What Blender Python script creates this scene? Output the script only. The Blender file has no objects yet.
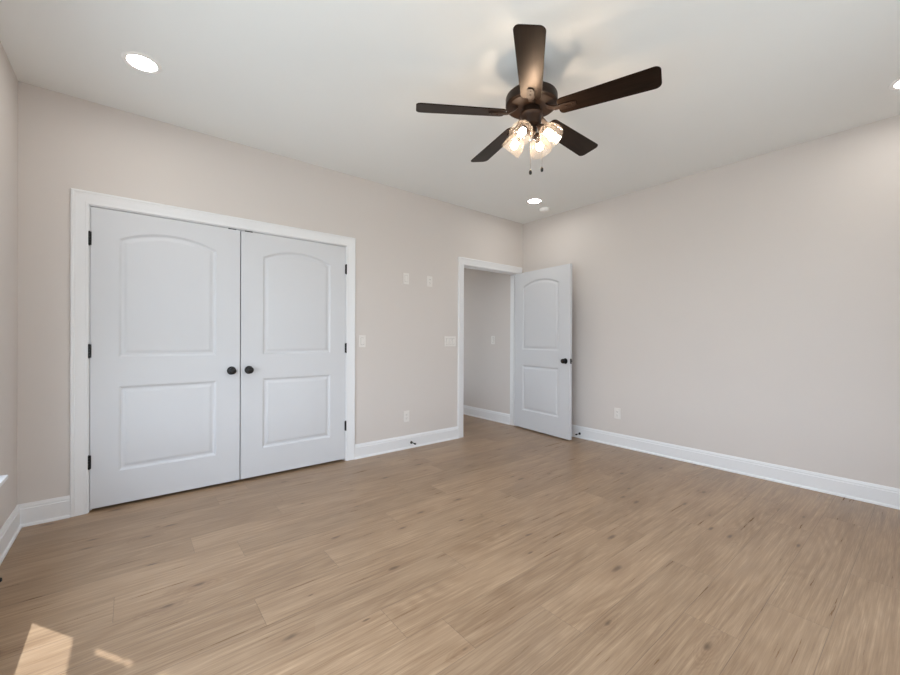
import bpy, bmesh, math, random
from mathutils import Vector, Matrix

S = bpy.context.scene
COL = S.collection
PI = math.pi

# ------------------------------------------------------------------ camera
ROOM_L, ROOM_S, H = -4.693, -4.10, 2.740      # left wall x, front wall y, ceiling height; back corner at the origin
yaw, pitch, roll = -0.6809, -0.0019, 0.0039
cam_d = bpy.data.cameras.new('camera')
cam = bpy.data.objects.new('camera', cam_d)
COL.objects.link(cam)
cam_d.sensor_width = 36.0
cam_d.lens = 393.9 * 36.0 / 900.0
cam_d.shift_y = 2.3 / 900.0
cam_d.clip_start = 0.02
R0 = Vector((math.cos(yaw), math.sin(yaw), 0))
F0 = Vector((-math.sin(yaw), math.cos(yaw), 0))
Z0 = Vector((0, 0, 1))
FW = F0 * math.cos(pitch) + Z0 * math.sin(pitch)
UP = Z0 * math.cos(pitch) - F0 * math.sin(pitch)
RT = R0 * math.cos(roll) + UP * math.sin(roll)
UP = UP * math.cos(roll) - R0 * math.sin(roll)
M = Matrix((RT, UP, -FW)).transposed().to_4x4()
M.translation = (-4.152, -3.551, 1.167)
cam.matrix_world = M
S.camera = cam

# ------------------------------------------------------------------ world, sun, exposure
S.view_settings.view_transform = 'Standard'
S.view_settings.look = 'None'
S.view_settings.gamma = 1.0
S.view_settings.use_curve_mapping = False
S.view_settings.exposure = 0.03
S.cycles.max_bounces = 14
S.cycles.diffuse_bounces = 10
S.cycles.transparent_max_bounces = 16
S.cycles.caustics_reflective = False
S.cycles.caustics_refractive = False
S.cycles.sample_clamp_indirect = 8.0

SKY, GROUND = 7.7, 4.5
world = bpy.data.worlds.new('daylight')
S.world = world
world.use_nodes = True
wn = world.node_tree.nodes
wl = world.node_tree.links
bg = wn['Background']
tc = wn.new('ShaderNodeTexCoord')
sx = wn.new('ShaderNodeSeparateXYZ')
wl.new(tc.outputs['Generated'], sx.inputs[0])
cr = wn.new('ShaderNodeValToRGB')
mr = wn.new('ShaderNodeMapRange')
mr.inputs[1].default_value = -1
mr.inputs[2].default_value = 1
wl.new(sx.outputs['Z'], mr.inputs[0])
wl.new(mr.outputs[0], cr.inputs[0])
e = cr.color_ramp.elements
e[0].position = 0.0
e[0].color = (GROUND * .92, GROUND, GROUND * 1.07, 1)
e[1].position = 1.0
e[1].color = (SKY * .76, SKY * .93, SKY * 1.20, 1)
q = e.new(.49)
q.color = (GROUND * .92, GROUND, GROUND * 1.07, 1)
q = e.new(.51)
q.color = (SKY * .91, SKY * 1.0, SKY * 1.13, 1)
wl.new(cr.outputs[0], bg.inputs[0])
bg.inputs[1].default_value = 1.0

sun_d = bpy.data.lights.new('sun', 'SUN')
sun_d.energy = 7.5
sun_d.angle = 0.009
sun_d.color = (.98, 1.0, 1.02)
sun = bpy.data.objects.new('sun', sun_d)
COL.objects.link(sun)
tanE = 1.47
sd = Vector((.542, -.840, -tanE)).normalized()
sun.rotation_euler = sd.to_track_quat('-Z', 'Y').to_euler()
sun.location = (-9, 5, 9)

HX0, HX1, HY = -1.45, -.112, 3.0                        # hallway
# windows: (wall, from, to, sill height, head height)
WIN_L = (-1.50, -0.640, .47, 2.20)             # on the left wall, in y
WIN_M = (-3.75, -1.70, .47, 2.30)            # second one on the left wall, added for more daylight
WIN_H = (1.17, 1.80, .47, 2.20)               # unseen hallway window added to light the hall, in y
WIN_F = [(-3.35, -2.85, .47, 2.20), (-2.15, -1.40, .47, 2.20)]   # on the front wall, in x; both added to supply daylight


def portal(name, loc, rot, sx_, sy_):
    d = bpy.data.lights.new(name, 'AREA')
    d.shape = 'RECTANGLE'
    d.size, d.size_y = sx_, sy_
    d.cycles.is_portal = True
    o = bpy.data.objects.new(name, d)
    COL.objects.link(o)
    o.location = loc
    o.rotation_euler = rot


for wx, w_ in ((ROOM_L - .135, WIN_L), (ROOM_L - .135, WIN_M), (HX0 - .135, WIN_H)):
    portal('window_daylight', (wx, (w_[0] + w_[1]) / 2, (w_[2] + w_[3]) / 2), (0, -PI / 2, 0), w_[3] - w_[2], w_[1] - w_[0])
for a, b, c, d in WIN_F:
    portal('window_daylight', ((a + b) / 2, ROOM_S - .135, (c + d) / 2), (PI / 2, 0, 0), b - a, d - c)


# ------------------------------------------------------------------ materials
def mat(name, color, rough=.5, spec=.5, metal=0.0, bump=None, var=0.0, coat=0.0):
    m = bpy.data.materials.new(name)
    m.use_nodes = True
    nt = m.node_tree
    p = nt.nodes['Principled BSDF']
    p.inputs['Base Color'].default_value = (*color, 1)
    p.inputs['Roughness'].default_value = rough
    p.inputs['Specular IOR Level'].default_value = spec
    p.inputs['Metallic'].default_value = metal
    p.inputs['Coat Weight'].default_value = coat
    t = nt.nodes.new('ShaderNodeTexCoord')
    if var:
        n = nt.nodes.new('ShaderNodeTexNoise')
        n.inputs['Scale'].default_value = 3.0
        n.inputs['Detail'].default_value = 3.0
        nt.links.new(t.outputs['Object'], n.inputs['Vector'])
        mx = nt.nodes.new('ShaderNodeMix')
        mx.data_type = 'RGBA'
        nt.links.new(n.outputs['Fac'], mx.inputs[0])
        mx.inputs[6].default_value = (*[c * (1 - var) for c in color], 1)
        mx.inputs[7].default_value = (*[min(1, c * (1 + var)) for c in color], 1)
        nt.links.new(mx.outputs[2], p.inputs['Base Color'])
    if bump:
        sc, st = bump
        n2 = nt.nodes.new('ShaderNodeTexNoise')
        n2.inputs['Scale'].default_value = sc
        n2.inputs['Detail'].default_value = 2.0
        nt.links.new(t.outputs['Object'], n2.inputs['Vector'])
        b = nt.nodes.new('ShaderNodeBump')
        b.inputs['Strength'].default_value = st
        b.inputs['Distance'].default_value = .002
        nt.links.new(n2.outputs['Fac'], b.inputs['Height'])
        nt.links.new(b.outputs[0], p.inputs['Normal'])
    return m


M_WALL = mat('greige_wall_paint', (.665, .624, .594), .75, .25, bump=(260, .12), var=.012)
M_CEIL = mat('white_ceiling_paint', (.845, .865, .86), .85, .2, bump=(200, .12), var=.01)
M_TRIM = mat('white_trim_paint', (.79, .80, .815), .38, .45, bump=(90, .03), var=.006)
M_DOOR = mat('white_door_paint', (.645, .658, .683), .42, .4, bump=(140, .05), var=.006)
M_BLACK = mat('matte_black_metal', (.005, .005, .0055), .35, .35, .0, bump=(80, .02), var=.1)
M_RUBBER = mat('black_rubber', (.010, .010, .010), .7, .3, var=.1)
M_PLATE = mat('white_plate_plastic', (.79, .765, .735), .35, .5, var=.006)
M_SLOT = mat('outlet_slot_dark', (.10, .09, .08), .6, .3, var=.1)
M_BRONZE = mat('oil_rubbed_bronze', (.020, .0105, .0062), .42, .20, .10, bump=(60, .03), var=.25)
M_VINYL = mat('white_window_vinyl', (.82, .82, .82), .35, .5, var=.006)
M_HINGE = mat('satin_white_hinge', (.60, .60, .59), .35, .5, .2, var=.02)
M_PLASTIC = mat('white_ceiling_plastic', (.93, .93, .92), .4, .5, var=.006)
M_CHAIN = mat('antique_bronze_chain', (.16, .12, .09), .4, .5, .6, var=.1)


def emit_mat(name, color, strength):
    m = bpy.data.materials.new(name)
    m.use_nodes = True
    nt = m.node_tree
    nt.nodes.clear()
    o = nt.nodes.new('ShaderNodeOutputMaterial')
    em = nt.nodes.new('ShaderNodeEmission')
    em.inputs[0].default_value = (*color, 1)
    em.inputs[1].default_value = strength
    nt.links.new(em.outputs[0], o.inputs[0])
    return m


M_LENS = emit_mat('downlight_lens_glow', (1.0, .96, .90), 70.0)
M_BULB = emit_mat('warm_bulb_glow', (1.0, .80, .60), 135.0)


def glass_mat(name, tint, gloss, haze=0.0, bump=0.0):
    """thin glass: clear, with a fresnel reflection and (for the lamp shades) a little seeded haze"""
    m = bpy.data.materials.new(name)
    m.use_nodes = True
    nt = m.node_tree
    nt.nodes.clear()
    o = nt.nodes.new('ShaderNodeOutputMaterial')
    tr = nt.nodes.new('ShaderNodeBsdfTransparent')
    tr.inputs[0].default_value = (*tint, 1)
    gl = nt.nodes.new('ShaderNodeBsdfGlossy')
    gl.inputs['Roughness'].default_value = .22 if haze else .03
    lw = nt.nodes.new('ShaderNodeLayerWeight')
    lw.inputs[0].default_value = .5
    pw = nt.nodes.new('ShaderNodeMath')
    pw.operation = 'POWER'
    pw.inputs[1].default_value = 4.0
    nt.links.new(lw.outputs['Facing'], pw.inputs[0])
    ma = nt.nodes.new('ShaderNodeMath')
    ma.operation = 'MULTIPLY_ADD'
    ma.inputs[1].default_value = gloss
    ma.inputs[2].default_value = .03
    nt.links.new(pw.outputs[0], ma.inputs[0])
    mx = nt.nodes.new('ShaderNodeMixShader')
    nt.links.new(ma.outputs[0], mx.inputs[0])
    nt.links.new(tr.outputs[0], mx.inputs[1])
    nt.links.new(gl.outputs[0], mx.inputs[2])
    out = mx
    if haze:
        tl = nt.nodes.new('ShaderNodeBsdfTranslucent')
        tl.inputs[0].default_value = (.95, .86, .77, 1)
        df = nt.nodes.new('ShaderNodeBsdfDiffuse')
        df.inputs[0].default_value = (.95, .86, .77, 1)
        m1 = nt.nodes.new('ShaderNodeMixShader')
        m1.inputs[0].default_value = .35
        nt.links.new(tl.outputs[0], m1.inputs[1])
        nt.links.new(df.outputs[0], m1.inputs[2])
        tcn = nt.nodes.new('ShaderNodeTexCoord')
        vo = nt.nodes.new('ShaderNodeTexVoronoi')
        vo.inputs['Scale'].default_value = 70
        nt.links.new(tcn.outputs['Object'], vo.inputs['Vector'])
        rg = nt.nodes.new('ShaderNodeMapRange')
        rg.inputs[1].default_value = 0.0
        rg.inputs[2].default_value = .5
        rg.inputs[3].default_value = haze * 1.8
        rg.inputs[4].default_value = haze * .7
        nt.links.new(vo.outputs['Distance'], rg.inputs[0])
        m2 = nt.nodes.new('ShaderNodeMixShader')
        nt.links.new(rg.outputs[0], m2.inputs[0])
        nt.links.new(mx.outputs[0], m2.inputs[1])
        nt.links.new(m1.outputs[0], m2.inputs[2])
        bp = nt.nodes.new('ShaderNodeBump')
        bp.inputs['Strength'].default_value = .03
        bp.inputs['Distance'].default_value = .003
        nt.links.new(vo.outputs['Distance'], bp.inputs['Height'])
        nt.links.new(bp.outputs[0], gl.inputs['Normal'])
        out = m2
    nt.links.new(out.outputs[0], o.inputs[0])
    return m


M_PANE = glass_mat('window_glass', (.97, .98, .97), .55)
M_SHADE = glass_mat('seeded_lamp_glass', (.97, .95, .93), .12, haze=.022)


def sun_mask_mat():  # opaque white for the sheet added to block sun
    m = mat('added_sun_mask', (.80, .82, .84), .6, .3)
    return m


def blade_mat():
    m = bpy.data.materials.new('dark_walnut_blade')
    m.use_nodes = True
    nt = m.node_tree
    p = nt.nodes['Principled BSDF']
    p.inputs['Roughness'].default_value = .34
    p.inputs['Specular IOR Level'].default_value = .17
    p.inputs['Specular Tint'].default_value = (1.0, .66, .42, 1)
    t = nt.nodes.new('ShaderNodeTexCoord')
    mp = nt.nodes.new('ShaderNodeMapping')
    mp.inputs['Scale'].default_value = (3, 60, 3)
    n = nt.nodes.new('ShaderNodeTexNoise')
    n.inputs['Scale'].default_value = 1.5
    n.inputs['Detail'].default_value = 4
    nt.links.new(t.outputs['Object'], mp.inputs[0])
    nt.links.new(mp.outputs[0], n.inputs['Vector'])
    r = nt.nodes.new('ShaderNodeValToRGB')
    r.color_ramp.elements[0].position = .3
    r.color_ramp.elements[0].color = (.006, .0038, .0030, 1)
    r.color_ramp.elements[1].position = .75
    r.color_ramp.elements[1].color = (.017, .0095, .0062, 1)
    nt.links.new(n.outputs['Fac'], r.inputs[0])
    nt.links.new(r.outputs[0], p.inputs['Base Color'])
    return m


M_BLADE = blade_mat()


def floor_mat():
    m = bpy.data.materials.new('oak_plank_floor')
    m.use_nodes = True
    nt = m.node_tree
    N, L = nt.nodes, nt.links
    p = N['Principled BSDF']

    def math_(op, a, b=None, c=None, clamp=False):
        n = N.new('ShaderNodeMath')
        n.operation = op
        n.use_clamp = clamp
        for i, v in enumerate((a, b, c)):
            if v is None:
                continue
            if isinstance(v, (int, float)):
                n.inputs[i].default_value = v
            else:
                L.new(v, n.inputs[i])
        return n.outputs[0]

    def comb(x, y, z):
        n = N.new('ShaderNodeCombineXYZ')
        for i, v in enumerate((x, y, z)):
            if isinstance(v, (int, float)):
                n.inputs[i].default_value = v
            else:
                L.new(v, n.inputs[i])
        return n.outputs[0]

    def noise(vec, scale, detail=2.0, rough=.5, dist=0.0):
        n = N.new('ShaderNodeTexNoise')
        n.inputs['Scale'].default_value = scale
        n.inputs['Detail'].default_value = detail
        n.inputs['Roughness'].default_value = rough
        n.inputs['Distortion'].default_value = dist
        L.new(vec, n.inputs['Vector'])
        return n.outputs['Fac']

    def rng(v, a, b, c, d):
        n = N.new('ShaderNodeMapRange')
        for i, x in enumerate((a, b, c, d)):
            n.inputs[i + 1].default_value = x
        L.new(v, n.inputs[0])
        return n.outputs[0]

    def mixc(f, a, b, mode='MIX'):
        n = N.new('ShaderNodeMix')
        n.data_type = 'RGBA'
        n.blend_type = mode
        if isinstance(f, (int, float)):
            n.inputs[0].default_value = f
        else:
            L.new(f, n.inputs[0])
        for i, v in ((6, a), (7, b)):
            if isinstance(v, tuple):
                n.inputs[i].default_value = (*v, 1)
            else:
                L.new(v, n.inputs[i])
        return n.outputs[2]

    uv = N.new('ShaderNodeUVMap')
    uv.uv_map = 'plank_uv'
    s = N.new('ShaderNodeSeparateXYZ')
    L.new(uv.outputs[0], s.inputs[0])
    u, v = s.outputs[0], s.outputs[1]
    at = N.new('ShaderNodeAttribute')
    at.attribute_name = 'plank_shade'
    rnd = at.outputs['Fac']
    at2 = N.new('ShaderNodeAttribute')
    at2.attribute_name = 'plank_length'
    length = at2.outputs['Fac']
    seed = math_('MULTIPLY', rnd, 91.7)
    # knots
    kv = comb(math_('ADD', math_('MULTIPLY', u, 2.9), seed), math_('ADD', math_('MULTIPLY', v, 8.5), math_('MULTIPLY', seed, 3.31)), 0)
    vo = N.new('ShaderNodeTexVoronoi')
    vo.voronoi_dimensions = '2D'
    vo.inputs['Scale'].default_value = 1.0
    L.new(kv, vo.inputs['Vector'])
    cs = N.new('ShaderNodeSeparateColor')
    L.new(vo.outputs['Color'], cs.inputs[0])
    pick = math_('GREATER_THAN', cs.outputs[0], .76)
    size = rng(cs.outputs[1], 0, 1, .35, 1.25)
    wob = noise(comb(math_('MULTIPLY', u, 14.0), math_('MULTIPLY', v, 40.0), seed), 1.0, 2)
    kd = math_('ADD', vo.outputs['Distance'], math_('MULTIPLY', math_('SUBTRACT', wob, .5), .16))
    kn = math_('DIVIDE', kd, size)
    knot = math_('MULTIPLY', rng(kn, .025, .125, 1.0, 0.0), pick)
    halo = math_('MULTIPLY', rng(kn, .05, .50, 1.0, 0.0), pick)
    # growth rings: contour lines of a stretched noise field, bent around the knots
    field = noise(comb(math_('MULTIPLY', u, .55), math_('MULTIPLY', v, 4.8), seed), 1.0, 1.5, .45, .3)
    field = math_('ADD', field, math_('MULTIPLY', halo, .16))
    rings = math_('SINE', math_('MULTIPLY', field, 150.0))
    rings = rng(rings, -1, 1, 0, 1)
    ringmask = rng(noise(comb(math_('MULTIPLY', u, .9), math_('MULTIPLY', v, 5.0), math_('ADD', seed, 7.3)), 1.0, 1), .42, .66, .15, 1.0)
    # pores and streaks
    fine = noise(comb(math_('MULTIPLY', u, 7.0), math_('MULTIPLY', v, 260.0), seed), 1.0, 3, .6)
    streak = noise(comb(math_('MULTIPLY', u, 2.4), math_('MULTIPLY', v, 60.0), seed), 1.0, 4, .62)
    cloud = noise(comb(math_('MULTIPLY', u, 2.0), math_('MULTIPLY', v, 6.0), seed), 1.0, 2)
    base = mixc(rng(streak, .32, .70, 0, 1), (.275, .188, .122), (.500, .375, .266))
    base = mixc(math_('MULTIPLY', math_('MULTIPLY', rings, ringmask), .55), base, (.270, .180, .115))
    base = mixc(rng(fine, .40, .64, .46, 0), base, (.205, .130, .080))
    base = mixc(math_('MULTIPLY', rng(cloud, .45, .72, 0, 1), .30), base, (.520, .390, .280))
    base = mixc(math_('MULTIPLY', halo, .35), base, (.225, .140, .086))
    base = mixc(math_('MULTIPLY', knot, .68), base, (.070, .043, .028))
    tone = rng(rnd, 0, 1, .87, 1.02)
    base = mixc(1.0, base, comb(tone, math_('MULTIPLY', tone, .925), math_('MULTIPLY', tone, .82)), 'MULTIPLY')
    # joints between planks
    ev = math_('MINIMUM', v, math_('SUBTRACT', .206, v))
    eu = math_('MINIMUM', u, math_('SUBTRACT', length, u))
    ed = math_('MINIMUM', ev, eu)
    seam = rng(ed, .0006, .0019, 1.0, 0.0)
    base = mixc(math_('MULTIPLY', seam, .40), base, (.085, .056, .038))
    L.new(base, p.inputs['Base Color'])
    p.inputs['Specular IOR Level'].default_value = .50
    L.new(rng(streak, .3, .7, .27, .37), p.inputs['Roughness'])
    b = N.new('ShaderNodeBump')
    b.inputs['Strength'].default_value = .25
    b.inputs['Distance'].default_value = .0012
    L.new(math_('SUBTRACT', math_('MULTIPLY', fine, .35), seam), b.inputs['Height'])
    L.new(b.outputs[0], p.inputs['Normal'])
    return m


M_FLOOR = floor_mat()


# ------------------------------------------------------------------ mesh helpers
def link(name, bm, m, parent=None, smooth=None, bevel=None):
    me = bpy.data.meshes.new(name)
    bmesh.ops.recalc_face_normals(bm, faces=bm.faces)
    if smooth is not None:
        for f in bm.faces:
            f.smooth = True
    bm.to_mesh(me)
    bm.free()
    me.materials.append(m)
    if smooth is not None:
        me.set_sharp_from_angle(angle=math.radians(smooth))
    o = bpy.data.objects.new(name, me)
    COL.objects.link(o)
    if parent:
        o.parent = parent
    if bevel:
        b = o.modifiers.new('bevel', 'BEVEL')
        b.width = bevel
        b.segments = 2
        b.limit_method = 'ANGLE'
        b.angle_limit = math.radians(40)
    return o


def tag(o, label, cat, group=None, kind=None):
    o['label'] = label
    o['category'] = cat
    if group:
        o['group'] = group
    if kind:
        o['kind'] = kind
    return o


def empty(name, loc=(0, 0, 0), rotz=0.0):
    o = bpy.data.objects.new(name, None)
    o.empty_display_size = .1
    COL.objects.link(o)
    o.location = loc
    o.rotation_euler = (0, 0, rotz)
    return o


def box(bm, x0, x1, y0, y1, z0, z1, mtx=None):
    vs = [bm.verts.new((x, y, z)) for x in (x0, x1) for y in (y0, y1) for z in (z0, z1)]
    if mtx is not None:
        for v in vs:
            v.co = mtx @ v.co
    for f in ((0, 1, 3, 2), (4, 6, 7, 5), (0, 4, 5, 1), (2, 3, 7, 6), (0, 2, 6, 4), (1, 5, 7, 3)):
        bm.faces.new([vs[i] for i in f])
    return vs


def boxes(*bs):
    bm = bmesh.new()
    for b in bs:
        box(bm, *b)
    return bm


def lathe(bm, prof, axis=(0, 0, 1), origin=(0, 0, 0), n=32):
    """revolve (radius, height) pairs about an axis"""
    a = Vector(axis).normalized()
    t = Vector((1, 0, 0)) if abs(a.x) < .9 else Vector((0, 1, 0))
    p = a.cross(t).normalized()
    q = a.cross(p)
    o = Vector(origin)
    rings = []
    for r, h in prof:
        if r < 1e-6:
            rings.append([bm.verts.new(o + a * h)])
        else:
            rings.append([bm.verts.new(o + a * h + (p * math.cos(2 * PI * k / n) + q * math.sin(2 * PI * k / n)) * r) for k in range(n)])
    for A, B in zip(rings, rings[1:]):
        for k in range(n):
            k2 = (k + 1) % n
            if len(A) == 1 and len(B) > 1:
                bm.faces.new((A[0], B[k], B[k2]))
            elif len(B) == 1 and len(A) > 1:
                bm.faces.new((A[k], B[0], A[k2]))
            elif len(A) > 1:
                bm.faces.new((A[k], B[k], B[k2], A[k2]))
    return bm


def tube(bm, pts, r, n=12, r2=None):
    """round bar along a list of points"""
    pts = [Vector(p) for p in pts]
    rings = []
    for i, p in enumerate(pts):
        d = (pts[min(i + 1, len(pts) - 1)] - pts[max(i - 1, 0)]).normalized()
        t = Vector((0, 0, 1)) if abs(d.z) < .9 else Vector((1, 0, 0))
        a = d.cross(t).normalized()
        b = d.cross(a)
        rr = r if r2 is None else r + (r2 - r) * i / (len(pts) - 1)
        rings.append([bm.verts.new(p + (a * math.cos(2 * PI * k / n) + b * math.sin(2 * PI * k / n)) * rr) for k in range(n)])
    for A, B in zip(rings, rings[1:]):
        for k in range(n):
            bm.faces.new((A[k], A[(k + 1) % n], B[(k + 1) % n], B[k]))
    bm.faces.new(rings[0])
    bm.faces.new(rings[-1])
    return bm


def sweep(bm, prof, stations):
    """stations: functions (u, d) -> point; joins the profile loop from one station to the next, capped"""
    rings = [[bm.verts.new(f(u, d)) for u, d in prof] for f in stations]
    n = len(prof)
    for A, B in zip(rings, rings[1:]):
        for k in range(n):
            bm.faces.new((A[k], A[(k + 1) % n], B[(k + 1) % n], B[k]))
    bm.faces.new(rings[0])
    bm.faces.new(rings[-1])
    return bm


# ------------------------------------------------------------------ room shell
T = .115                                                # wall thickness
CL, CR, CZ = -4.366, -2.558, 2.046                      # closet opening (jamb faces)
EL, ER, EZ = -1.066, -.124, 2.046                       # entry opening (jamb faces)
J = .018                                                # jamb thickness


def build_floor():
    random.seed(7)
    PW, PL = .206, 1.378
    known = {0: -1.84, -1: -1.935, -3: -2.757, -5: -2.31 + PL, -6: -1.955, -4: -1.925, 1: -2.343, 2: -1.947, 3: -2.83, 4: -3.675, 7: -3.30}
    known[0] = -2.822
    x0, x1, y0, y1 = ROOM_L - .1, .1, ROOM_S - .1, HY + .1
    bm = bmesh.new()
    uvl = bm.loops.layers.uv.new('plank_uv')
    shade = bm.faces.layers.float.new('plank_shade')
    plen = bm.faces.layers.float.new('plank_length')
    k0 = int(math.floor((y0 + 2.05) / PW))
    k1 = int(math.ceil((y1 + 2.05) / PW))
    last = .5
    for k in range(k0, k1):
        j = known.get(k, random.uniform(-3.5, -1.0))
        while j > x0:
            j -= PL
        ya = -2.05 + k * PW
        yb = ya + PW
        x = j
        while x < x1:
            r = random.random()
            while abs(r - last) < .15:
                r = random.random()
            last = r
            xa, xb = max(x, x0), min(x + PL, x1)
            f = bm.faces.new([bm.verts.new(c) for c in ((xa, ya, 0), (xb, ya, 0), (xb, yb, 0), (xa, yb, 0))])
            f[shade] = r
            f[plen] = PL
            for lp, (uu, vv) in zip(f.loops, ((xa - x, 0), (xb - x, 0), (xb - x, PW), (xa - x, PW))):
                lp[uvl].uv = (uu, vv)
            x += PL
    bmesh.ops.remove_doubles(bm, verts=bm.verts, dist=1e-5)
    o = link('floor', bm, M_FLOOR)
    tag(o, 'tan oak plank floor running through the empty room', 'floor', kind='structure')
    b = link('subfloor', boxes((x0, x1, y0, y1, -.12, -.004)), M_TRIM, o)
    return o


build_floor()
tag(link('ceiling', boxes((ROOM_L - .2, .2, ROOM_S - .2, HY + .2, H, H + .12)), M_CEIL), 'flat white ceiling over the room', 'ceiling', kind='structure')
# back wall, holding the closet and the entry opening
tag(link('wall_back', boxes(
    (ROOM_L, CL - J, 0, T, 0, H), (CR + J, EL - J, 0, T, 0, H), (ER + J, .0, 0, T, 0, H),
    (CL - J, CR + J, 0, T, CZ + J, H), (EL - J, ER + J, 0, T, EZ + J, H)), M_WALL), 'greige wall with the closet and the entry doorway', 'wall', kind='structure')
tag(link('wall_right', boxes((0, .12, ROOM_S, T, 0, H)), M_WALL), 'plain greige wall behind the open door', 'wall', kind='structure')
y0, y1, z0, z1 = WIN_L
m0, m1 = WIN_M[:2]
h0, h1 = WIN_H[:2]
tag(link('wall_left', boxes(
    (ROOM_L - .14, ROOM_L, ROOM_S, m0, 0, H), (ROOM_L - .14, ROOM_L, m1, y0, 0, H), (ROOM_L - .14, ROOM_L, y1, T, 0, H),
    (ROOM_L - .14, ROOM_L, m0, m1, 0, z0), (ROOM_L - .14, ROOM_L, m0, m1, z1, H),
    (ROOM_L - .14, ROOM_L, y0, y1, 0, z0), (ROOM_L - .14, ROOM_L, y0, y1, z1, H)), M_WALL), 'greige wall at the far left edge, with two windows, one of them added', 'wall', kind='structure')
(a0, a1, fz0, fz1), (b0, b1, _, _) = WIN_F
tag(link('wall_front', boxes(
    (ROOM_L - .14, a0, ROOM_S - .14, ROOM_S, 0, H), (a1, b0, ROOM_S - .14, ROOM_S, 0, H), (b1, .12, ROOM_S - .14, ROOM_S, 0, H),
    (a0, a1, ROOM_S - .14, ROOM_S, 0, fz0), (a0, a1, ROOM_S - .14, ROOM_S, fz1, H),
    (b0, b1, ROOM_S - .14, ROOM_S, 0, fz0), (b0, b1, ROOM_S - .14, ROOM_S, fz1, H)), M_WALL), 'greige wall behind the camera, with two added windows', 'wall', kind='structure')
tag(link('wall_closet', boxes(
    (ROOM_L, CR + .35, .75, .80, 0, H), (ROOM_L - .05, ROOM_L, T, .80, 0, H), (CR + .30, CR + .35, T, .75, 0, H)), M_WALL), 'greige walls inside the closet behind the white double doors', 'wall', kind='structure')
tag(link('wall_hall', boxes(
    (HX1, .12, T, HY, 0, H), (HX0 - .14, HX0, T, h0, 0, H), (HX0 - .14, HX0, h1, HY, 0, H), (HX0 - .14, HX0, h0, h1, 0, z0), (HX0 - .14, HX0, h0, h1, z1, H), (HX0 - .14, .12, HY, HY + .1, 0, H)), M_WALL), 'greige hallway wall seen through the doorway', 'wall', kind='structure')

BASE = [(0, 0), (.024, 0), (.0225, .010), (.0165, .018), (.0150, .019), (.0145, .108), (.0105, .112), (.0110, .122), (.0070, .131), (.0045, .139), (0, .139)]


def base_run(bm, p0, p1, nrm):
    """baseboard from p0 to p1; nrm points into the room; mitre is the shift of each end per unit of depth"""
    p0, p1, nrm = Vector((*p0, 0)), Vector((*p1, 0)), Vector((*nrm, 0))
    d = (p1 - p0).normalized()
    return d, nrm, p0, p1


def baseboard(name, runs, label):
    bm = bmesh.new()
    for p0, p1, nrm, m0, m1 in runs:
        d, nv, a, b = base_run(bm, p0, p1, nrm)
        sweep(bm, BASE, [lambda u, z, a=a, m0=m0: a + nv * u + d * (u * m0) + Vector((0, 0, z)),
                         lambda u, z, b=b, m1=m1: b + nv * u - d * (u * m1) + Vector((0, 0, z))])
    tag(link(name, bm, M_TRIM, smooth=25), label, 'baseboard', kind='structure')


CW = .086                                               # casing width
baseboard('baseboard_back', [((ROOM_L, 0), (CL - .006 - CW, 0), (0, -1), 1, 0), ((CR + .006 + CW, 0), (EL - .006 - CW, 0), (0, -1), 0, 0)],
          'white baseboard along the closet wall')
baseboard('baseboard_right', [((0, -.001), (0, ROOM_S), (-1, 0), 0, 1)], 'long white baseboard along the right wall')
baseboard('baseboard_left', [((ROOM_L, ROOM_S), (ROOM_L, 0), (1, 0), 1, 1)], 'white baseboard at the left edge under the window')
baseboard('baseboard_front', [((0, ROOM_S), (ROOM_L, ROOM_S), (0, 1), 1, 1)], 'white baseboard behind the camera')
baseboard('baseboard_hall', [((HX1, HY), (HX1, T), (-1, 0), 0, 0), ((HX0, T), (HX0, HY), (1, 0), 0, 0)], 'white baseboard in the hallway through the doorway')

CAS = [(0, 0), (0, .009), (.003, .0115), (.012, .0125), (.016, .0110), (.022, .0125), (.055, .0150), (.062, .0175), (.068, .0160), (.072, .0185), (.081, .0185), (.086, .0150), (.086, 0)]


def casing(name, x0, x1, zt, label, ywall=0.0, sgn=-1, deep=T):
    rv = .006
    bm = bmesh.new()
    xi, xo, zi = x0 - rv, x1 + rv, zt + rv

    def st(fx, fz):
        return lambda u, d: Vector((fx(u), ywall + sgn * d, fz(u)))
    sweep(bm, CAS, [st(lambda u: xi - u, lambda u: 0), st(lambda u: xi - u, lambda u: zi + u),
                    st(lambda u: xo + u, lambda u: zi + u), st(lambda u: xo + u, lambda u: 0)])
    o = tag(link(name, bm, M_TRIM, smooth=25), label, 'door casing', kind='structure')
    bm = boxes((x0 - J, x0, 0, deep, 0, zt), (x1, x1 + J, 0, deep, 0, zt), (x0 - J, x1 + J, 0, deep, zt, zt + J),
               # the stop the door closes against
               (x0, x0 + .010, .040, .075, 0, zt), (x1 - .010, x1, .040, .075, 0, zt), (x0 + .010, x1 - .010, .040, .075, zt - .010, zt))
    link('jamb', bm, M_TRIM, o, bevel=.0015)
    return o


casing('trim_1', CL, CR, CZ, 'white casing around the closet double doors')
entry = casing('trim_2', EL, ER, EZ, 'white casing around the open entry doorway')
bm = boxes((EL, EL + .002, .006, .034, .865, .935))
link('strike_plate', bm, M_BLACK, entry)['label'] = 'black strike plate'


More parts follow.
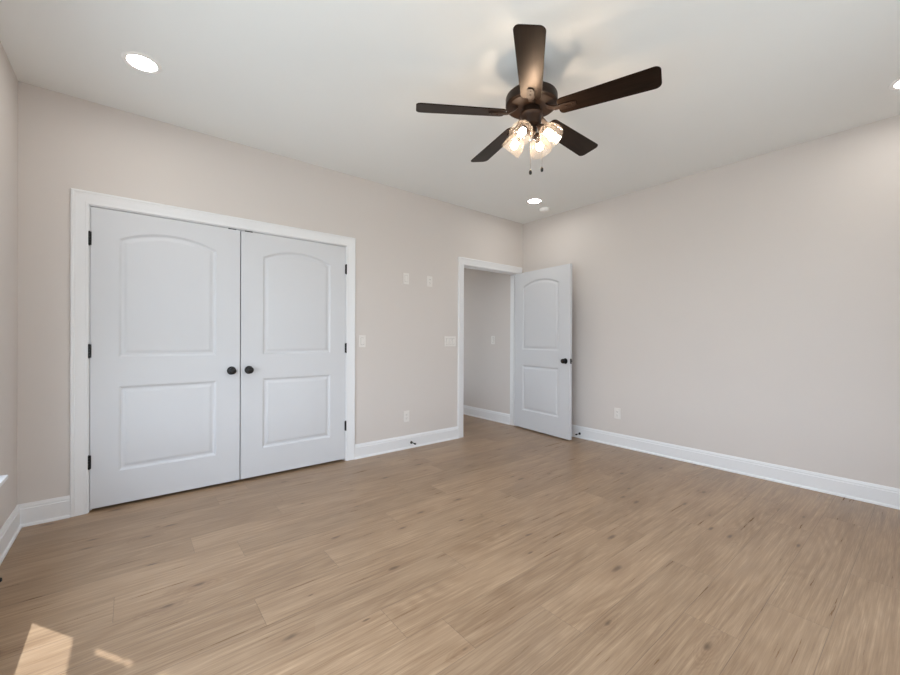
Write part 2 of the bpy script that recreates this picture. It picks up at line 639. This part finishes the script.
# ------------------------------------------------------------------ doors
def panel_loop(x0, x1, z0, z1, rise, i, n=18):
    """outline of a door panel shrunk by i; rise > 0 gives it a segmental arched top"""
    pts = [(x0 + i, z0 + i), (x1 - i, z0 + i)]
    if rise <= 0:
        k = [(x1 - i - (x1 - x0 - 2 * i) * t / n, z1 - i) for t in range(n + 1)]
        return pts + k
    w = (x1 - x0) / 2
    R = (w * w + rise * rise) / (2 * rise)
    cx, cz = (x0 + x1) / 2, z1 + rise - R
    r = R - i
    a = math.asin((w - i) / r)
    return pts + [(cx + r * math.sin(a - 2 * a * t / n), cz + r * math.cos(a - 2 * a * t / n)) for t in range(n + 1)]


PROF = [(0, 0), (.003, .0012), (.009, .0060), (.015, .0098), (.020, .0108), (.027, .0100), (.036, .0062), (.046, .0026), (.052, .0018)]


def door_slab(w, h, th, z_lo=.013):
    """moulded two panel door, hinge edge at x = 0, front face at y = 0, back at y = th"""
    bm = bmesh.new()
    xl, xr = .145, w - .165
    panels = [(xl, xr, .247, .832, 0.0), (xl, xr, 1.032, 1.850, .072)]
    for side in (0, 1):
        yy = 0.0 if side == 0 else th
        sg = 1 if side == 0 else -1
        edges = []
        outer = [bm.verts.new((x, yy, z)) for x, z in ((0, z_lo), (w, z_lo), (w, h), (0, h))]
        edges += [bm.edges.new((outer[k], outer[(k + 1) % 4])) for k in range(4)]
        for pn in panels:
            rings = []
            for i, d in PROF:
                rings.append([bm.verts.new((x, yy + sg * d, z)) for x, z in panel_loop(*pn, i)])
            n = len(rings[0])
            edges += [bm.edges.new((rings[0][k], rings[0][(k + 1) % n])) for k in range(n)]
            for A, B in zip(rings, rings[1:]):
                for k in range(n):
                    bm.faces.new((A[k], A[(k + 1) % n], B[(k + 1) % n], B[k]))
            bm.faces.new(rings[-1])
        bmesh.ops.triangle_fill(bm, edges=edges, use_beauty=True)
        if side == 0:
            o0 = outer
    for k in range(4):
        bm.faces.new((o0[k], o0[(k + 1) % 4], outer[(k + 1) % 4], outer[k]))
    return bm


def knob_bm(sg, yface, x, z):
    """round door knob with a rose; sg is the outward direction along y"""
    bm = bmesh.new()
    lathe(bm, [(0, 0), (.032, 0), (.033, .002), (.031, .006), (.024, .009), (.012, .010), (.0105, .016), (.0105, .024), (.016, .028),
               (.024, .033), (.0275, .041), (.0275, .047), (.024, .055), (.015, .0605), (0, .062)], (0, sg, 0), (x, yface, z), 32)
    return bm


def hinge_bm(x, y, z, h=.089, r=.0065):
    bm = bmesh.new()
    for k in range(5):
        a = z - h / 2 + h * k / 5
        lathe(bm, [(0, 0), (r, 0), (r, h / 5 - .0008), (0, h / 5 - .0008)], (0, 0, 1), (x, y, a), 14)
    lathe(bm, [(0, 0), (.0045, .001), (.0045, .004), (0, .0055)], (0, 0, 1), (x, y, z + h / 2 - .001), 12)
    lathe(bm, [(0, 0), (.0045, -.001), (.0045, -.004), (0, -.0055)], (0, 0, 1), (x, y, z - h / 2), 12)
    return bm


def closet_door(name, xh, w, sg, label):
    """sg = 1: hinge at the left end, leaf runs right; sg = -1 mirrored"""
    root = empty(name, (xh, 0, 0))
    bm = door_slab(w, 2.041, .035, .021)
    if sg < 0:
        for v in bm.verts:
            v.co.x = -v.co.x
    link('door_panel', bm, M_DOOR, root, smooth=20)
    link('door_knob', knob_bm(-1, 0.0, sg * (w - .060), .908), M_BLACK, root, smooth=30)['label'] = 'round black knob'
    for z in (.336, 1.078, 1.829):
        hb = hinge_bm(-sg * .0045, -.0065, z)
        box(hb, *sorted((-sg * .004, sg * .006)), -.006, -.0005, z - .0445, z + .0445)
        link('hinge', hb, M_BLACK, root, smooth=30)['label'] = 'black butt hinge'
    # catch on the top edge of the leaf
    c0 = sorted((sg * (w - .085), sg * (w - .028)))
    link('ball_catch', boxes((c0[0], c0[1], -.0020, .024, 2.0375, 2.0450)), M_BLACK, root)['label'] = 'black catch'
    tag(root, label, 'door', 'closet double doors', 'structure')
    return root


closet_door('door_1', CL + .003, .8975, 1, 'white two panel closet door hinged on the left, knob on its right edge')
closet_door('door_2', CR - .003, .8975, -1, 'white two panel closet door hinged on the right, knob on its left edge')

# entry door, standing open into the room
ang = math.radians(84.3)
root = empty('door_3', (ER - .002, -.009, 0), ang)
bm = door_slab(.915, 2.036, .035, .017)
for v in bm.verts:
    v.co.x = -v.co.x
    v.co.y += .002
link('door_panel', bm, M_DOOR, root, smooth=20)
link('door_knob', knob_bm(1, .037, -.852, .918), M_BLACK, root, smooth=30)['label'] = 'round black knob'
link('door_knob', knob_bm(-1, .002, -.852, .918), M_BLACK, root, smooth=30)['label'] = 'round black knob'
bm = boxes((-.9170, -.9150, .0065, .0325, .889, .947))
lathe(bm, [(0, 0), (.009, 0), (.009, .004), (.006, .010), (0, .010)], (-1, 0, 0), (-.9165, .0195, .918), 14)
link('latch_plate', bm, M_BLACK, root)['label'] = 'black latch plate'
for z in (.30, 1.05, 1.80):
    hb = hinge_bm(.001, -.0035, z)
    box(hb, -.0005, .0015, .004, .036, z - .0445, z + .0445)
    link('hinge', hb, M_HINGE, root, smooth=30)['label'] = 'pale painted hinge'
tag(root, 'white two panel entry door standing open against the right corner', 'door', kind='structure')


# ------------------------------------------------------------------ windows (outside the frame, all but the first are added for daylight)
def window(name, width, z0, z1, loc, rotz, label, sun_mask=False):
    """local frame: x along the wall, y = 0 the room face of the wall, +y outward, z up"""
    r = empty(name, loc, rotz)
    w2 = width / 2
    zm = (z0 + z1) / 2
    f = .045
    bm = boxes((-w2, -w2 + f * .6, .04, .135, z0, z1), (w2 - f * .6, w2, .04, .135, z0, z1), (-w2, w2, .04, .135, z1 - f * .6, z1), (-w2, w2, .04, .135, z0, z0 + f * .6))
    link('frame', bm, M_VINYL, r, bevel=.002)
    for nm, za, zb, yy in (('sash', z0 + f * .6, zm + .02, .060), ('sash', zm - .02, z1 - f * .6, .092)):
        a, b = -w2 + f * .6, w2 - f * .6
        s = link(nm, boxes((a, a + f, yy, yy + .020, za, zb), (b - f, b, yy, yy + .020, za, zb), (a + f, b - f, yy, yy + .020, za, za + f), (a + f, b - f, yy, yy + .020, zb - f, zb)), M_VINYL, r, bevel=.002)
        if sun_mask:
            g0, g1 = a + f, b - f
            yf = yy + .010
            if nm == 'sash' and yy < .07:
                pcs = [(g0, g1, yf, yf + .001, 1.19, zb - f)]
            else:
                pcs = [(g0, g1 - .050, yf, yf + .001, za + f, 1.965), (g1 - .050, g1, yf, yf + .001, za + f, 1.475), (g1 - .050, g1, yf, yf + .001, 1.76, 1.965),
                       (g1 - .050, g1, yf, yf + .001, 1.680, 1.692)]
            link('added_sun_mask', boxes(*pcs), sun_mask_mat(), s)  # added sheet, cut out to shape the broken sun patches on the floor
        link('pane', boxes((a + f - .004, b - f + .004, yy + .012, yy + .016, za + f - .004, zb - f + .004)), M_PANE, s)
    # stool with horns, apron and side casing
    link('sill', boxes((-w2 - .060, w2 + .060, -.058, 0, z0 - .022, z0), (-w2, w2, 0, .045, z0 - .022, z0)), M_TRIM, r, bevel=.004)
    link('apron', boxes((-w2 - .035, w2 + .035, -.014, 0, z0 - .085, z0 - .022)), M_TRIM, r, bevel=.003)
    bm = boxes((-w2 - .0, -w2 + .006, 0, .04, z0, z1), (w2 - .006, w2, 0, .04, z0, z1), (-w2, w2, 0, .04, z1 - .006, z1))
    link('jamb', bm, M_TRIM, r)
    tag(r, label, 'window', kind='structure')
    return r


wl_ = window('window_1', WIN_L[1] - WIN_L[0], WIN_L[2], WIN_L[3], (ROOM_L, (WIN_L[0] + WIN_L[1]) / 2, 0), PI / 2,
             'white double hung window on the left wall, only its sill end showing', sun_mask=True)
for i, (a, b, c, d) in enumerate(WIN_F):
    window('window_%d' % (i + 2), b - a, c, d, ((a + b) / 2, ROOM_S, 0), PI,
           ('white double hung window added behind the camera for daylight, nearer the left wall', 'white double hung window added behind the camera for daylight, nearer the right wall')[i])
window('window_4', WIN_M[1] - WIN_M[0], WIN_M[2], WIN_M[3], (ROOM_L, (WIN_M[0] + WIN_M[1]) / 2, 0), PI / 2, 'white double hung window added for daylight on the left wall beside the camera')
window('window_5', WIN_H[1] - WIN_H[0], WIN_H[2], WIN_H[3], (HX0, (WIN_H[0] + WIN_H[1]) / 2, 0), PI / 2, 'white double hung window added inside the hallway for light, hidden by the closet wall')


# ------------------------------------------------------------------ wall plates
def plate(name, loc, rotz, kind_, label, cat, group):
    """local: x along the wall, -y into the room"""
    r = empty(name, loc, rotz)
    w = .168 if kind_ == 'triple' else .072
    h = .118
    bm = boxes((-w / 2, w / 2, -.0055, 0, -h / 2, h / 2))
    link('plate', bm, M_PLATE, r, bevel=.003)
    if kind_ in ('single', 'triple'):
        for cx in ((0,) if kind_ == 'single' else (-.046, 0, .046)):
            bm = bmesh.new()
            # rocker, tilted
            vs = [(-.0165, -.0055, -.0335), (.0165, -.0055, -.0335), (.0165, -.0055, .0335), (-.0165, -.0055, .0335),
                  (-.0155, -.0075, -.0325), (.0155, -.0075, -.0325), (.0155, -.0125, .0325), (-.0155, -.0125, .0325)]
            V = [bm.verts.new((x + cx, y, z)) for x, y, z in vs]
            for f in ((0, 1, 5, 4), (1, 2, 6, 5), (2, 3, 7, 6), (3, 0, 4, 7), (4, 5, 6, 7)):
                bm.faces.new([V[k] for k in f])
            link('rocker', bm, M_PLATE, r)
            link('rocker_gap', boxes((cx - .0178, cx + .0178, -.0058, -.0050, -.0348, .0348)), M_SLOT, r)
    elif kind_ == 'blank':
        link('insert', boxes((-.0165, .0165, -.0072, -.005, -.0335, .0335)), M_PLATE, r, bevel=.001)
        link('insert_gap', boxes((-.0176, .0176, -.0058, -.0050, -.0346, .0346)), M_SLOT, r)
    else:
        for cz in (-.0195, .0195):
            bm = bmesh.new()
            lathe(bm, [(0, 0), (.0172, 0), (.0172, .0022), (.0160, .003), (0, .003)], (0, -1, 0), (0, -.0053, cz), 24)
            rc = link('receptacle', bm, M_PLATE, r, smooth=30)
            link('slot', boxes((-.0075, -.0055, -.0088, -.0080, cz - .001, cz + .008), (.0055, .0075, -.0088, -.0080, cz, cz + .007), (-.002, .002, -.0088, -.0080, cz - .011, cz - .007)), M_SLOT, rc)
        bm = lathe(bmesh.new(), [(0, 0), (.003, 0), (.0025, .0012), (0, .0015)], (0, -1, 0), (0, -.0055, 0), 12)
        link('screw', bm, M_PLATE, r)
    tag(r, label, cat, group)
    return r


G1, G2 = 'electrical plates on the closet wall', 'light switches'
plate('wall_plate', (-1.880, 0, 1.808), 0, 'blank', 'small pale wall plate high on the wall, the left one of the pair', 'wall plate', G1)
plate('outlet', (-1.571, 0, 1.806), 0, 'outlet', 'pale outlet high on the wall, the right one of the pair', 'outlet', 'wall outlets')
plate('light_switch', (-2.386, 0, 1.142), 0, 'single', 'white single light switch beside the closet door frame', 'light switch', G2)
plate('light_switch', (-1.273, 0, 1.141), 0, 'triple', 'wide white triple switch plate beside the entry doorway', 'light switch', G2)
plate('light_switch', (HX1, .452, 1.155), PI / 2 * 3, 'single', 'white single light switch in the hallway through the doorway', 'light switch', G2)
plate('outlet', (-1.870, 0, .342), 0, 'outlet', 'white outlet low on the wall between closet and doorway', 'outlet', 'wall outlets')
plate('outlet', (0, -1.352, .357), PI / 2 * 3, 'outlet', 'white outlet low on the right wall beside the open door', 'outlet', 'wall outlets')


# ------------------------------------------------------------------ door stops
def door_stop(loc, direction, label):
    r = empty('door_stop', loc)
    d = Vector(direction)
    link('base', lathe(bmesh.new(), [(0, 0), (.0145, 0), (.0145, .004), (.010, .009), (.0055, .011), (0, .011)], d, (0, 0, 0), 20), M_BLACK, r, smooth=30)
    link('rod', lathe(bmesh.new(), [(.0048, .008), (.0048, .068)], d, (0, 0, 0), 14), M_BLACK, r, smooth=30)
    link('rubber_tip', lathe(bmesh.new(), [(0, .064), (.0085, .064), (.0095, .068), (.0095, .078), (.007, .082), (0, .082)], d, (0, 0, 0), 18), M_RUBBER, r, smooth=30)
    tag(r, label, 'door stop', 'black door stops on the baseboards')


door_stop((-1.815, -.0148, .058), (0, -1, 0), 'black door stop on the baseboard below the low outlet left of the doorway')
door_stop((-.0148, -.895, .052), (-1, 0, 0), 'black door stop on the right baseboard behind the open door')
door_stop((ROOM_L + .0148, -.935, .088), (1, 0, 0), 'black door stop on the left baseboard at the photo edge')


# ------------------------------------------------------------------ ceiling fixtures
def downlight(loc, label):
    r = empty('recessed_light', loc)
    bm = lathe(bmesh.new(), [(.068, -.0012), (.070, -.0045), (.078, -.0060), (.088, -.0045), (.0935, -.0010), (.0935, 0)], (0, 0, 1), (0, 0, 0), 48)
    link('trim_ring', bm, M_PLASTIC, r, smooth=40)
    bm = lathe(bmesh.new(), [(.0695, -.0015), (.045, -.0026), (0, -.0030)], (0, 0, 1), (0, 0, 0), 48)
    link('lens', bm, M_LENS, r, smooth=60)['label'] = 'glowing white lens'
    tag(r, label, 'recessed light', 'recessed ceiling lights')


downlight((-4.105, -.686, H), 'glowing recessed light above the closet doors')
downlight((-.593, -.670, H), 'glowing recessed light near the far corner, beside the smoke detector')
downlight((-.495, -3.451, H), 'glowing recessed light cut off by the right photo edge')
downlight((-4.105, -3.405, H), 'glowing recessed light overhead behind the camera')
downlight((-.80, 2.1, H), 'unseen recessed light added in the hallway ceiling to light the hall')  # unseen fixture, added to illuminate the hall

r = empty('smoke_detector', (-.293, -.582, H))
link('body', lathe(bmesh.new(), [(.058, 0), (.060, -.004), (.060, -.018), (.056, -.026), (.046, -.032), (.0455, -.0335), (.030, -.037), (0, -.038)], (0, 0, 1), (0, 0, 0), 40), M_PLASTIC, r, smooth=35)
link('button', lathe(bmesh.new(), [(0, -.0372), (.010, -.0372), (.009, -.0405), (0, -.041)], (0, 0, 1), (.0, 0, 0), 20), M_PLASTIC, r, smooth=35)
tag(r, 'small white smoke detector on the ceiling near the far corner', 'smoke detector')


# ------------------------------------------------------------------ ceiling fan
FX, FY = -2.362, -2.078
fan = empty('ceiling_fan', (FX, FY, H))
tag(fan, 'dark bronze ceiling fan with five brown blades and four glowing glass shades', 'ceiling fan')


def fz(z):
    return z - H


link('canopy', lathe(bmesh.new(), [(.064, 0), (.064, -.012), (.058, -.034), (.040, -.052), (.020, -.060), (0, -.060)], n=36), M_BRONZE, fan, smooth=35)
link('downrod', lathe(bmesh.new(), [(.0125, -.055), (.0125, fz(2.600)), (.024, fz(2.596)), (.026, fz(2.560))], n=20), M_BRONZE, fan, smooth=35)
link('motor_housing', lathe(bmesh.new(), [(0, fz(2.567)), (.060, fz(2.567)), (.132, fz(2.566)), (.144, fz(2.562)), (.147, fz(2.555)), (.147, fz(2.514)), (.144, fz(2.509)), (.138, fz(2.507)),
                                          (.132, fz(2.502)), (.095, fz(2.496)), (0, fz(2.496))], n=56), M_BRONZE, fan, smooth=30)
link('switch_housing', lathe(bmesh.new(), [(0, fz(2.496)), (.050, fz(2.496)), (.052, fz(2.470)), (.064, fz(2.466)), (.066, fz(2.456)), (.060, fz(2.450)), (.056, fz(2.440)), (.055, fz(2.412)), (.050, fz(2.398)), (.034, fz(2.388)), (.030, fz(2.372)),
                                           (.032, fz(2.366)), (.028, fz(2.354)), (.014, fz(2.346)), (.006, fz(2.336)), (0, fz(2.333))], n=36), M_BRONZE, fan, smooth=30)


def blade_outline(n=7):
    """half-width along the radius, rounded at both ends"""
    r0, r1 = .155, .662
    w0, w1 = .0565, .0700
    c0, c1 = .026, .030
    up = []
    for k in range(n + 1):
        a = PI / 2 * k / n
        up.append((r0 + c0 * (1 - math.sin(a)) if False else r0 + c0 * (1 - math.cos(a)), w0 - c0 + c0 * math.sin(a)))
    for k in range(n + 1):
        a = PI / 2 * k / n
        up.append((r1 - c1 + c1 * math.sin(a), w1 - c1 + c1 * math.cos(a)))
    return up + [(x, -y) for x, y in reversed(up)]


def blade_bm():
    bm = bmesh.new()
    o = blade_outline()
    t = .003
    A = [bm.verts.new((x, y, -t)) for x, y in o]
    B = [bm.verts.new((x, y, t)) for x, y in o]
    bm.faces.new(A)
    bm.faces.new(B)
    n = len(o)
    for k in range(n):
        bm.faces.new((A[k], A[(k + 1) % n], B[(k + 1) % n], B[k]))
    return bm


def iron_bm():
    """bracket in the blade's own tilted frame: a tapered tongue under the blade"""
    bm = bmesh.new()
    o = [(.165, .019), (.200, .021), (.235, .019), (.250, .012), (.250, -.012), (.235, -.019), (.200, -.021), (.165, -.019)]
    A = [bm.verts.new((x, y, -.0095)) for x, y in o]
    B = [bm.verts.new((x, y, -.0031)) for x, y in o]
    bm.faces.new(A)
    bm.faces.new(B)
    for k in range(8):
        bm.faces.new((A[k], A[(k + 1) % 8], B[(k + 1) % 8], B[k]))
    # neck rising to the motor
    st = [(.172, .016, -.0095, -.0030), (.135, .014, -.006, .003), (.105, .014, .010, .018), (.085, .018, .024, .036)]
    rings = []
    for x, w, za, zb in st:
        rings.append([bm.verts.new((x, -w, za)), bm.verts.new((x, w, za)), bm.verts.new((x, w, zb)), bm.verts.new((x, -w, zb))])
    for P, Q in zip(rings, rings[1:]):
        for k in range(4):
            bm.faces.new((P[k], P[(k + 1) % 4], Q[(k + 1) % 4], Q[k]))
    bm.faces.new(rings[0])
    bm.faces.new(rings[-1])
    for x in (.200, .232):
        lathe(bm, [(0, -.0125), (.005, -.0115), (.006, -.0092), (0, -.0092)], (0, 0, 1), (x, 0, 0), 10)
    return bm


t0 = 3.8155
blade_proto = None
for k in range(5):
    if k == 0:
        bl = link('blade', blade_bm(), M_BLADE, fan, bevel=.0015)
        ir = link('blade_iron', iron_bm(), M_BRONZE, bl, bevel=.002)
        blade_proto = (bl, ir)
    else:
        bl = blade_proto[0].copy()
        COL.objects.link(bl)
        bl.parent = fan
        ir = blade_proto[1].copy()
        COL.objects.link(ir)
        ir.parent = bl
    bl.location = (0, 0, fz(2.462))
    bl.rotation_euler = (math.radians(-12), 0, t0 + 2 * PI * k / 5)


def lamp_set():
    """arm, shade and bulb for a shade leaning outward along +x, 45 degrees down"""
    d = Vector((.72, 0, -.69)).normalized()
    s = Vector((.050, 0, fz(2.374)))
    bm = bmesh.new()
    tube(bm, [(.022, 0, fz(2.384)), (.036, 0, fz(2.386)), s + d * .004], .008, 12)
    lathe(bm, [(0, 0), (.014, 0), (.021, .006), (.023, .012), (.023, .030), (.0215, .031), (.0125, .032), (.0125, .0565), (0, .0565)], d, s, 24)
    arm = link('light_holder', bm, M_BRONZE, fan, smooth=35)
    prof = [(.0250, .020), (.0262, .028), (.0350, .038), (.0480, .050), (.0570, .068), (.0610, .090), (.0620, .112), (.0615, .126)]
    inner = [(r - .0022, h) for r, h in reversed(prof)]
    sh = link('glass_shade', lathe(bmesh.new(), prof + inner + [prof[0]], d, s, 36), M_SHADE, arm, smooth=60)
    sh['label'] = 'clear seeded glass shade'
    bp = [(.0, .056), (.0125, .056), (.0165, .063), (.0195, .073), (.0205, .081), (.0190, .090), (.0140, .098), (.0075, .102), (0, .103)]
    bu = link('bulb', lathe(bmesh.new(), bp, d, s, 24), M_BULB, arm, smooth=60)
    bu['label'] = 'glowing warm bulb'
    return arm, sh, bu


first = None
for k in range(4):
    if first is None:
        first = lamp_set()
        cur = first
    else:
        arm = first[0].copy()
        COL.objects.link(arm)
        arm.parent = fan
        kids = []
        for c in first[1:]:
            q = c.copy()
            COL.objects.link(q)
            q.parent = arm
            kids.append(q)
        cur = (arm, *kids)
    cur[0].rotation_euler = (0, 0, math.radians(-77 + 90 * k))

for (du, dv, z_top, z_bot) in ((-.004, .0, 2.335, 2.142), (.066, .016, 2.405, 2.165)):
    p = R0 * du + F0 * dv
    ch = link('pull_chain', tube(bmesh.new(), [(p.x, p.y, fz(z_top)), (p.x, p.y, fz(z_bot))], .0008, 8), M_CHAIN, fan)
    link('fob', lathe(bmesh.new(), [(0, .004), (.003, .003), (.0075, -.004), (.0085, -.014), (.0075, -.022), (.004, -.026), (0, -.0265)], (0, 0, 1), (p.x, p.y, fz(z_bot)), 16), M_BLACK, ch, smooth=40)['label'] = 'black pull fob'
